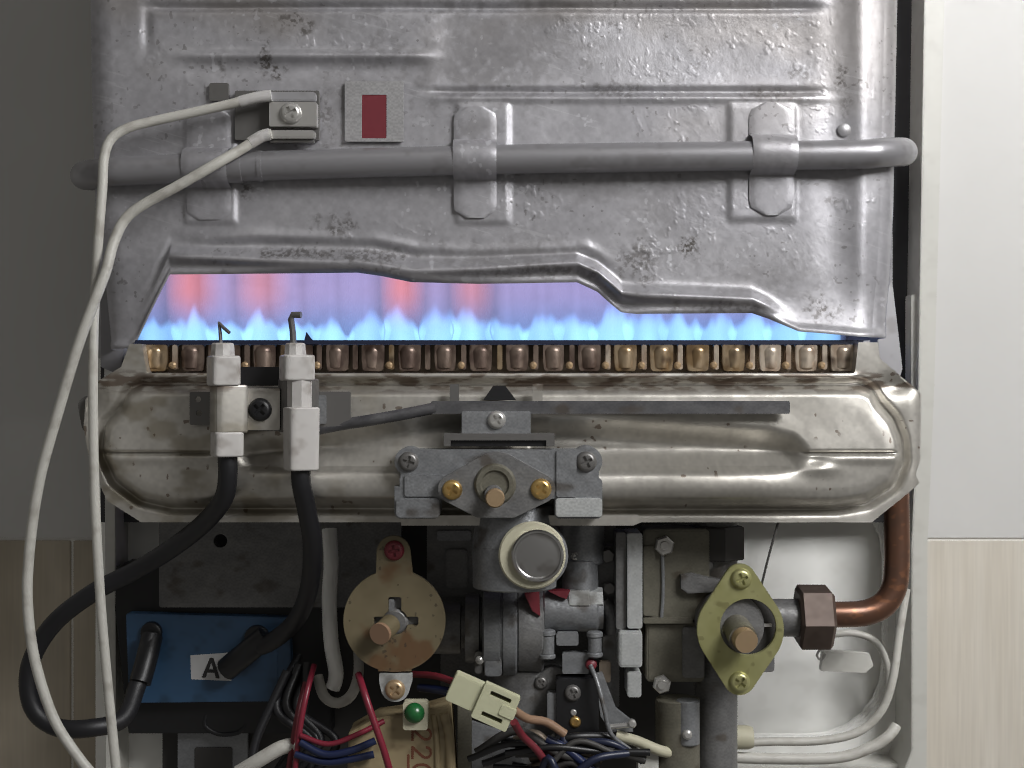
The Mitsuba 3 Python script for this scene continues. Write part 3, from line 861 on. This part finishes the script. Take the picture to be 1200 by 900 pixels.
# ------------------------------------------------------------------ white fuse wires on the left
put('white_wire', tube([(318, 112, 33), (296, 115, 34), (270, 122, 34), (230, 131, 34), (180, 142, 36), (150, 150, 40), (130, 163, 44), (122, 185, 48), (120, 220, 52), (116, 270, 54), (113, 320, 50), (110, 380, 52), (109, 450, 54), (110, 540, 52), (113, 620, 50), (119, 720, 46), (127, 810, 40), (137, 910, 40)], 5.6, 14),
    'm_white_wire', 50, 'white wire bent down from the top of the fuse holder, hanging straight', 'wire')
put('white_wire_001', tube([(318, 157, 33), (306, 160, 34), (286, 173, 38), (250, 194, 48), (210, 217, 48), (168, 240, 46), (146, 258, 46), (133, 285, 52), (124, 318, 62), (108, 360, 66), (90, 410, 66), (66, 490, 60), (47, 560, 56), (36, 630, 52), (32, 700, 50), (40, 770, 48), (62, 840, 48), (90, 885, 48), (112, 912, 48)], 6.0, 14),
    'm_white_wire', 50, 'white wire from the bottom of the fuse holder, bowing out to the far left', 'wire')
put('white_wire__sleeve', tube([(318, 112, 33.2), (300, 114.5, 34), (281, 119.5, 34)], 6.6, 14), 'm_braid', 50)
put('white_wire_001__sleeve', tube([(316, 157.2, 33.5), (306, 160, 34), (293, 168, 36.5)], 7.0, 14), 'm_braid', 50)

OFF = -45.0
# ------------------------------------------------------------------ water valve group, centre bottom
WV = H + '__water_valve'
put(WV, cat_(hbar(736, 505, 640, -30, [(505, 24), (508, 30), (540, 30), (541, 24), (546, 24), (546, 40), (562, 40), (563, 30), (566, 30)], 40)), 'm_cast_dark', 35, label='cast water valve body behind the tan disc')
put(WV + '__ring', hbar(740, 566, 606, -25, [(566, 48), (568, 51), (586, 51), (587, 48), (589, 48), (590, 51), (604, 51), (606, 49)], 48), 'm_cast', 35)
put(WV + '__ring', hbar(738, 606, 637, -25, [(606, 47), (608, 49), (634, 49), (637, 46)], 48), 'm_cast_dark', 35)
put(WV + '__sleeve', hbar(715, 632, 706, -10, [(632, 22), (634, 23), (636, 23), (638, 25), (698, 25), (701, 22), (706, 22)], 36), 'm_cast', 35)
put(WV + '__paint_mark', prism(Polygon([(615, 697), (632, 692), (633, 722), (624, 716)]), 25, 30, 0), 'm_red_dark', label='red paint mark')
put(WV + '__paint_mark', prism(Polygon([(643, 693), (668, 692), (664, 702), (655, 699)]), 18, 20, 0), 'm_red_dark', label='red paint mark')
put(WV + '__upright_port', cat_(vbar(682, 612, 660, -20, 26, 30), vbar(680, 655, 702, -10, 20, 30, 0, 22)), 'm_cast', 40)
put(WV + '__bolt_lug', bx(568, 763, 588, 793, 20, 30, 3, 4), 'm_cast', 35)
put(WV + '__bolt_lug', bx(556, 764, 566, 790, 14, 24, 3, 4), 'm_steel_dark', 35)
put(WV + '__lug_bolt', post(562, 774, 14, [(0, 5), (5, 5), (7, 2)], 16), 'm_steel')
put(WV + '__lower_body', cat_(vbar(612, 780, 905, -45, 38, 30), bx(596, 795, 660, 830, -20, 40, 4, 8)), 'm_cast_dark', 40)
for (x, y0, y1, r) in ((641, 738, 772, 10), (697, 740, 770, 9.5)):
    put(WV + '__nipple', cat_(vbar(x, y0, y0 + 7, 16, r), vbar(x, y0 + 6, y1 - 5, 16, r - 1.5), vbar(x, y1 - 6, y1, 16, r)), 'm_cast', 35)
put(WV + '__small_block', bx(652, 741, 678, 757, 14, 16, 2, 3), 'm_cast', 35)
put(WV + '__small_block', bx(659, 765, 690, 790, 12, 16, 2, 2), 'm_cast', 35)
put(WV + '__small_bolt', post(693, 780, 14, [(0, 7), (6, 6), (8, 3)], 16), 'm_red_dark')

put(WV + '__rear_casting', cat_(bx(500, 604, 722, 700, -70, 60, 5, 8), bx(516, 690, 722, 812, -85, 50, 5, 10)), 'm_cast_dark', 40)
put(WV + '__rib', bx(512, 622, 552, 634, -64, 20, 3, 3), 'm_cast', 35)
put(WV + '__rib', bx(522, 644, 548, 690, -60, 20, 4, 5), 'm_cast_dark', 35)
put(WV + '__cover_plate', prism(hullp(circ(650, 800, 18), circ(636, 850, 16), circ(602, 840, 22)), -8, 24, 4), 'm_cast_dark', 40)
put(WV + '__cover_screw', screw(634, 800, -8, 8, .7), 'm_steel_dark', 25)
put(WV + '__cover_screw', screw(612, 846, -8, 7, .2), 'm_steel_dark', 25)
put(WV + '__side_tube', tube([(706, 705, -20), (716, 720, -20), (718, 745, -22), (712, 775, -24)], 9, 16), 'm_cast_dark', 50)
put(WV + '__port_screw', screw(676, 652, 2, 7, .4), 'm_steel', 25)
put(WV + '__casting_bolt', hexhead(712, 652, -20, 9), 'm_steel_dark', 25)
put(WV + '__casting_bolt', hexhead(714, 690, -20, 8), 'm_steel_dark', 25)
put(WV + '__wire_clip', bx(702, 775, 716, 800, 10, 10, 2, 3), 'm_trough', 35)
put(WV + '__gland', cat_(hbar(702, 666, 706, 0, [(666, 15), (670, 17), (690, 17), (691, 14), (706, 14)], 6, .3)), 'm_cast_light', 30)
TD = H + '__tan_disc'
disc = unary_union([circ(462, 728, 60, 24), hullp(circ(461, 648, 20), sbox(440, 690, 485, 700)), sbox(443, 770, 482, 787)])
slot = unary_union([circ(463, 729, 15), rrect(455, 700, 470, 732, 2), rrect(438, 723, 490, 733, 2)])
put(TD, prism(disc.difference(slot), 66, 8, 2.5), 'm_tan', 35, label='tan rust-mottled disc with a cross-shaped slot')
put(TD + '__hub', post(463, 729, 20, [(0, 56), (34, 54), (36, 16), (42, 15), (44, 12)], 36), 'm_cast_dark', 30)
put(TD + '__slot_pin', bx(455.5, 702, 462, 728, 63, 10, 2, 2), 'm_cast', 30)
put(TD + '__crank_pin', tube([(458, 731, 64), (451, 738, 78), (446, 742, 92)], 12, 20, curve=False), 'm_tan', 40)
put(TD + '__crank_tip', tube([(447, 741.4, 90), (444.6, 743.2, 95)], 12.4, 20, curve=False), 'm_pink', 30)
put(TD + '__screw', screw(462, 645, 66, 12, .2), 'm_red_dark', 25, label='screw head sealed with red paint')
put(TD + '__bolt_tab', prism(hullp(rrect(444, 789, 483, 800, 2), circ(463, 806, 17)), 66, 8, 2), 'm_cast_light', 35)
put(TD + '__screw', screw(463, 808, 66, 12, .9, washer=False), 'm_brass_pale', 25)

# diaphragm plates on the right of the valve
DP = H + '__diaphragm'
put(DP, cat_(bx(754, 620, 832, 727, 2, 60, 6, 6), bx(757, 729, 826, 800, -2, 60, 6, 6)), 'm_olive', 40, label='dark olive diaphragm housing with pale clamping plates')
put(DP + '__plate', bx(735, 625, 753, 737, 22, 60, 3, 3), 'm_cast_light', 35)
put(DP + '__plate', bx(722, 624, 734, 738, 14, 50, 3, 3), 'm_cast_dark', 35)
put(DP + '__plate_lug', bx(725, 740, 753, 783, 28, 60, 6, 4), 'm_cast_light', 35)
put(DP + '__plate_lug', bx(735, 787, 752, 818, 22, 50, 4, 4), 'm_cast_light', 35)
put(DP + '__seam', tube([(776, 640, 4), (777, 690, 4), (775, 726, 4)], 2.2, 8), 'm_cast')
put(DP + '__ridge', bx(754, 724, 812, 731, 8, 10, 2.5, 2), 'm_olive')
put(DP + '__screw', cat_(hexhead(779, 640, 4, 12, 10), post(779, 640, 13, [(0, 6), (5, 5)], 14)), 'm_steel', 25)
put(DP + '__screw', cat_(hexhead(776, 803, 4, 11, 10), post(776, 803, 13, [(0, 6), (5, 5)], 14)), 'm_steel', 25)
put(DP + '__upper_block', bx(786, 622, 836, 668, -6, 40, 4, 5), 'm_cast_dark', 40)
put(DP + '__rib', bx(754, 640, 768, 722, 8, 12, 3, 3), 'm_olive', 40)
put(DP + '__rib', bx(800, 735, 826, 795, 4, 12, 4, 4), 'm_cast_dark', 40)
put(DP + '__arm', prism(Polygon([(798, 674), (812, 672), (850, 682), (850, 694), (806, 696), (798, 690)]), 14, 30, 4), 'm_cast_dark', 40)
put(DP + '__side_block', bx(690, 640, 722, 700, -30, 50, 3, 4), 'm_cast_dark', 40)
put(DP + '__lower_block', bx(706, 745, 726, 830, -10, 40, 3, 4), 'm_cast_dark', 40)

# upright pipes
put(H + '__upright_pipe', vbar(839, 592, 960, -40, 25, 28), 'm_cast_dark', 40, label='dark upright pipe behind the yellow flange')
put(H + '__upright_pipe__union', cat_(vbar(839, 616, 655, -30, 33, 6, .2)), 'm_soot', 35)
put(H + '__drain_fitting', cat_(vbar(794, 818, 960, 0, 26, 30)), 'm_olive', 40, label='brown drain fitting at the bottom, left of the upright pipe')
put(H + '__drain_fitting__cap', vbar(806, 820, 872, 16, 14, 24), 'm_cast', 40)
put(H + '__drain_fitting__bleed_screw', post(806, 862, 28, [(0, 6), (5, 5.5), (7, 3)], 16), 'm_steel', 30)

# yellow flange valve
YF = H + '__yellow_flange'
yf = hullp(circ(868, 680, 19), circ(867, 796, 19), circ(868, 738, 51))
put(YF, prism(yf.difference(circ(877, 735, 33)), 62, 8, 2.5), 'm_zinc', 35, label='yellow zinc-plated diamond flange with two screws')
put(YF + '__body', cat_(post(858, 734, -100, [(0, 38), (150, 38), (152, 30)], 36), bx(872, 725, 908, 788, 20, 60, 3, 4)), 'm_cast_dark', 40)
put(YF + '__bore', post(877, 735, 40, [(0, 34), (2, 33.5), (2.2, 2)], 32), 'm_soot', 30)
put(YF + '__spindle', tube([(861, 733, 40), (868, 743, 72), (871, 749, 88)], 16.5, 24, curve=False), 'm_olive', 40)
put(YF + '__spindle_tip', tube([(870, 747, 86), (875, 752, 100)], 13.5, 24, curve=False), 'm_brass_pale', 30)
put(YF + '__slot_blade', bx(887, 731, 905, 735, 50, 6, 1.5, 1), 'm_steel', 30)
put(YF + '__screw', screw(868.5, 678, 62, 12.5, .4), 'm_zinc', 25)
put(YF + '__screw', screw(866.5, 799, 62, 12.5, .9), 'm_zinc', 25)
UN = H + '__union_nut'
put(UN, hbar(723, 934, 974, -10, [(934, 34), (937, 39), (970, 39), (974, 34)], 6, .12), 'm_nut', 20, label='brown hexagonal union nut')
put(UN + '__stub', hbar(724, 900, 936, -10, [(900, 22), (936, 22)], 28), 'm_cast_dark', 40)
put(H + '__copper_pipe', tube([(968, 720, -10), (990, 720, -10), (1015, 718, -12), (1036, 708, -14), (1048, 688, -16), (1051, 660, -18), (1051, 620, -20), (1050, 570, -20), (1048, 530, -20)], 15.5, 24), 'm_copper', 60, label='bent copper pipe running up behind the burner cover')

OFF = 0.0
# small things on the white tray, lower right
PT = 'plastic_tag'
tag(PT, 'pale grey plastic tag hanging under the brown hexagonal nut', 'tag')
put(PT + '__paddle', prism(Polygon([(966, 764), (1018, 768), (1022, 780), (1014, 787), (964, 785)]).buffer(2, 4), -130, 12, 3), 'm_lip', 35)
put(PT + '__ring', tube([(962, 760, -128), (957, 768, -126), (963, 774, -126), (968, 766, -126)], 1.6, 8), 'm_steel')
put('white_tube', tube([(840, 872, -150), (900, 869, -150), (960, 868, -150), (1005, 858, -150), (1032, 834, -150), (1046, 796, -150), (1054, 740, -160), (1062, 690, -170)], 5.5, 14), 'm_white_wire', 50, 'thin white tube along the tray floor, curving up its right wall', 'tube')
put('white_tube_001', tube([(830, 886, -120), (900, 889, -120), (980, 888, -120), (1020, 876, -120), (1042, 862, -120), (1050, 850, -125)], 7, 14), 'm_white_wire', 50, 'thick white tube lowest on the tray floor with a free right end', 'tube')
put('white_tube_002', tube([(972, 744, -200), (1000, 742, -200), (1026, 752, -200), (1040, 780, -205), (1040, 815, -215)], 4.5, 12), 'm_white_wire', 50, 'short white tube arching over the plastic tag', 'tube')
put(H + '__tray_peg', hbar(864, 856, 884, -120, [(850, 14), (876, 14), (882, 12)], 20), 'm_putty', label='yellowed rubber peg on the tray floor')

OFF = -45.0
# ------------------------------------------------------------------ loose wires, plug and tan box at the bottom
PC = 'plug_connector'
tag(PC, 'cream two-part plug connector on wires in front of the valve', 'plug')


def rot(poly, a, o):
    return shapely.affinity.rotate(poly, a, origin=o)


import shapely.affinity
cc = (564, 822)
put(PC + '__male_half', prism(rot(rrect(524, 804, 564, 838, 3), 24, cc), 96, 26, 3), 'm_cream', 30)
fh = rot(rrect(560, 800, 605, 844, 2), 24, cc)
win = [rot(rrect(570, 806, 596, 811, 1), 24, cc), rot(rrect(570, 832, 596, 837, 1), 24, cc)]
put(PC + '__female_half', prism(fh.difference(unary_union(win)), 104, 16, 2.5), 'm_cream', 30)
put(PC + '__female_half_core', prism(fh.buffer(-1), 90, 24, 2), 'm_olive', 30)
put(PC + '__latch', prism(rot(rrect(588, 815, 607, 828, 2), 24, cc), 107, 8, 2), 'm_cream', 30)

CB = 'control_box'
tag(CB, 'tan box with brown printed characters at the bottom edge', 'control box')
put(CB + '__case', cat_(prism(Polygon([(408, 860), (440, 842), (500, 834), (528, 826), (534, 905), (536, 960), (405, 960)]).buffer(-2).buffer(2, 4), 40, 60, 5)), 'm_box_tan', 35)
put(CB + '__edge_moulding', tube([(520, 836, 42), (527, 870, 42), (529, 950, 42)], 5.5, 12), 'm_box_tan', 40)
put(CB + '__edge_moulding', tube([(508, 838, 41), (512, 870, 41), (513, 950, 41)], 3.5, 12), 'm_box_tan', 40)
put(CB + '__side_strip', bx(536, 818, 552, 950, 20, 30, 3, 3), 'm_olive', 35)
tm = meshkit.text_mesh('22C', 24 * K(41), .0002, bold=False)
v = np.array(tm.vertices)
c = P(482, 850, 40.6)
tm = trimesh.Trimesh(np.stack([c[0] + v[:, 1], c[1] - v[:, 2], c[2] - v[:, 0]], 1), tm.faces, process=False)
put(CB + '__print', tm, 'm_brown_ink', False, label='brown characters reading downwards')
put(CB + '__print_line', bx(477, 884, 480, 905, 41, 2, 0, 1), 'm_brown_ink')
LD = 'green_lamp'
tag(LD, 'round green indicator lamp in a pale socket beside the tan box', 'indicator lamp')
put(LD + '__socket', bx(472, 823, 501, 856, 62, 20, 2, 3), 'm_putty', 30)
put(LD + '__lens', post(485, 838, 62, [(0, 12)] + [(12 * math.sin(t), 12 * math.cos(t) + .2) for t in np.linspace(.15, 1.5, 8)], 28), 'm_green', True)

put(H + '__microswitch', cat_(bx(652, 796, 702, 876, 24, 34, 2.5, 3)), 'm_black', 35, label='black microswitch with small screws')
for (x, y, r, m) in ((671, 812, 10, 'm_steel_dark'), (672, 835, 4, 'm_steel'), (674, 846, 7, 'm_brass')):
    put(H + '__microswitch__screw', screw(x, y, 24, r, .5), m, 25)
put(H + '__microswitch__post', bx(641, 812, 654, 852, 18, 16, 3, 3), 'm_cast', 35)
put(H + '__bottom_bracket', prism(Polygon([(553, 846), (600, 862), (618, 905), (618, 950), (553, 950)]), 0, 10, 2), 'm_cast', 35, label='grey bracket at the bottom between tan box and wires')
put(H + '__switch_lever', prism(Polygon([(697, 790), (706, 788), (722, 830), (742, 846), (742, 858), (716, 858), (704, 840)]), 20, 8, 2), 'm_cast', 35)
put(H + '__switch_lever__pin', cat_(tube([(712, 852, 30), (742, 849, 34)], 3, 10), post(741, 849, 34, [(-3, 5), (4, 5), (6, 3)], 14)), 'm_steel', 35)
put(H + '__terminal_block', bx(748, 880, 772, 930, 20, 30, 2, 2), 'm_lip', 35, label='small pale terminal block at the bottom edge')


def wire(pts, r, mat, label, group=None, key='wire'):
    put(key, tube(pts, r, 10), mat, 50, label, 'wire', group)


wire([(420, 790, 45), (428, 815, 70), (438, 845, 76), (450, 880, 76), (460, 915, 70)], 4.2, 'm_red', 'bright red wire running down in front of the tan box', key='red_wire')
wire([(368, 780, 0), (360, 810, 30), (352, 850, 40), (344, 915, 40)], 3.6, 'm_red', 'red wire hanging left of the tan box, second from the white tube', key='red_wire')
wire([(358, 800, 0), (348, 840, 24), (336, 915, 30)], 3.2, 'm_red_dark', 'dark red wire hanging beside the ignition box, leftmost of the red ones', key='red_wire')
wire([(352, 862, 44), (385, 872, 50), (420, 860, 50), (450, 845, 40)], 3.2, 'm_red', 'red wire lying across the blue wires', key='red_wire')
wire([(484, 790, 20), (510, 792, 40), (535, 800, 60)], 4, 'm_red_dark', 'dark red wire entering the back of the cream plug', key='red_wire')
wire([(492, 806, 20), (512, 808, 40), (534, 812, 62)], 5, 'm_blue_wire', 'navy wire entering the back of the cream plug', key='blue_wire')
wire([(352, 870, 46), (380, 884, 52), (410, 880, 54), (440, 868, 50)], 4.4, 'm_blue_wire', 'blue wire curving low left of the tan box, the upper of two', key='blue_wire')
wire([(346, 884, 44), (380, 893, 50), (410, 890, 52), (438, 884, 50)], 4.4, 'm_blue_wire', 'blue wire curving low left of the tan box, the lower of two', key='blue_wire')
wire([(602, 832, 92), (618, 842, 80), (640, 846, 66), (662, 860, 60)], 5, 'm_pink', 'pink wire leaving the front of the cream plug', key='pink_wire')
wire([(602, 846, 92), (612, 862, 70), (630, 880, 60), (650, 910, 50)], 4.5, 'm_red_dark', 'dark red wire leaving the cream plug downwards', key='red_wire')
wire([(640, 866, 50), (664, 878, 52), (690, 900, 50), (706, 915, 50)], 5.5, 'm_blue_wire', 'blue wire running down to the right below the microswitch', key='blue_wire')
wire([(692, 780, 26), (700, 800, 40), (708, 830, 44), (716, 860, 40), (740, 880, 30)], 2.8, 'm_cast', 'thin grey wire curving round the microswitch', key='grey_wire')
wire([(722, 862, 24), (745, 868, 26), (775, 880, 26), (800, 884, 0)], 6.5, 'm_putty', 'short pale cable running behind the brown drain fitting', key='pale_cable')
wire([(386, 620, -60), (388, 660, -50), (386, 700, -45), (388, 750, -40), (394, 790, -38), (390, 806, -40)], 9.5, 'm_enamel', 'thick white cable hanging left of the tan disc', key='pale_cable')
wire([(372, 792, -40), (380, 816, -30), (396, 824, -26), (412, 814, -26), (420, 790, -40), (420, 760, -70)], 6.5, 'm_white_wire', 'white cable looped under the end of the thick white cable', key='pale_cable')
wire([(280, 905, 20), (305, 890, 26), (330, 876, 26), (350, 872, 20)], 9, 'm_white_wire', 'white cable at the bottom edge right of the grey bracket', key='pale_cable')
wire([(242, 836, -128), (240, 850, -126), (256, 860, -126), (280, 858, -126), (290, 846, -128)], 3.2, 'm_rubber', 'small black wire loop on the grey bracket', key='black_wire')
r2 = random.Random(5)
for i in range(22):
    x0, x1 = r2.uniform(545, 660), r2.uniform(640, 770)
    y0, y1 = r2.uniform(868, 925), r2.uniform(860, 925)
    d0 = r2.uniform(20, 55)
    pts = [(x0, y0, d0), (x0 + (x1 - x0) * .33, y0 + r2.uniform(-26, 6), d0 + r2.uniform(0, 14)), (x0 + (x1 - x0) * .66, y1 + r2.uniform(-22, 8), d0 + r2.uniform(0, 14)), (x1, y1, d0)]
    wire(pts, r2.uniform(3.4, 5.6), r2.choice(['m_black', 'm_soot', 'm_black', 'm_black', 'm_navy', 'm_trough']), 'dark wire in the tangle along the bottom edge below the microswitch', 'dark wires tangled below the microswitch', 'dark_wire')
for i in range(6):
    x0 = r2.uniform(336, 366)
    pts = [(x0, r2.uniform(760, 800), r2.uniform(-60, -20)), (x0 + r2.uniform(-30, 10), 830, -10), (x0 + r2.uniform(-40, 30), 870, 0), (x0 + r2.uniform(-60, 40), 920, 10)]
    wire(pts, r2.uniform(4.5, 7), r2.choice(['m_rubber', 'm_rubber', 'm_black']), 'dark wire hanging between the ignition box and the tan box', 'dark wires hanging beside the ignition box', 'dark_wire')
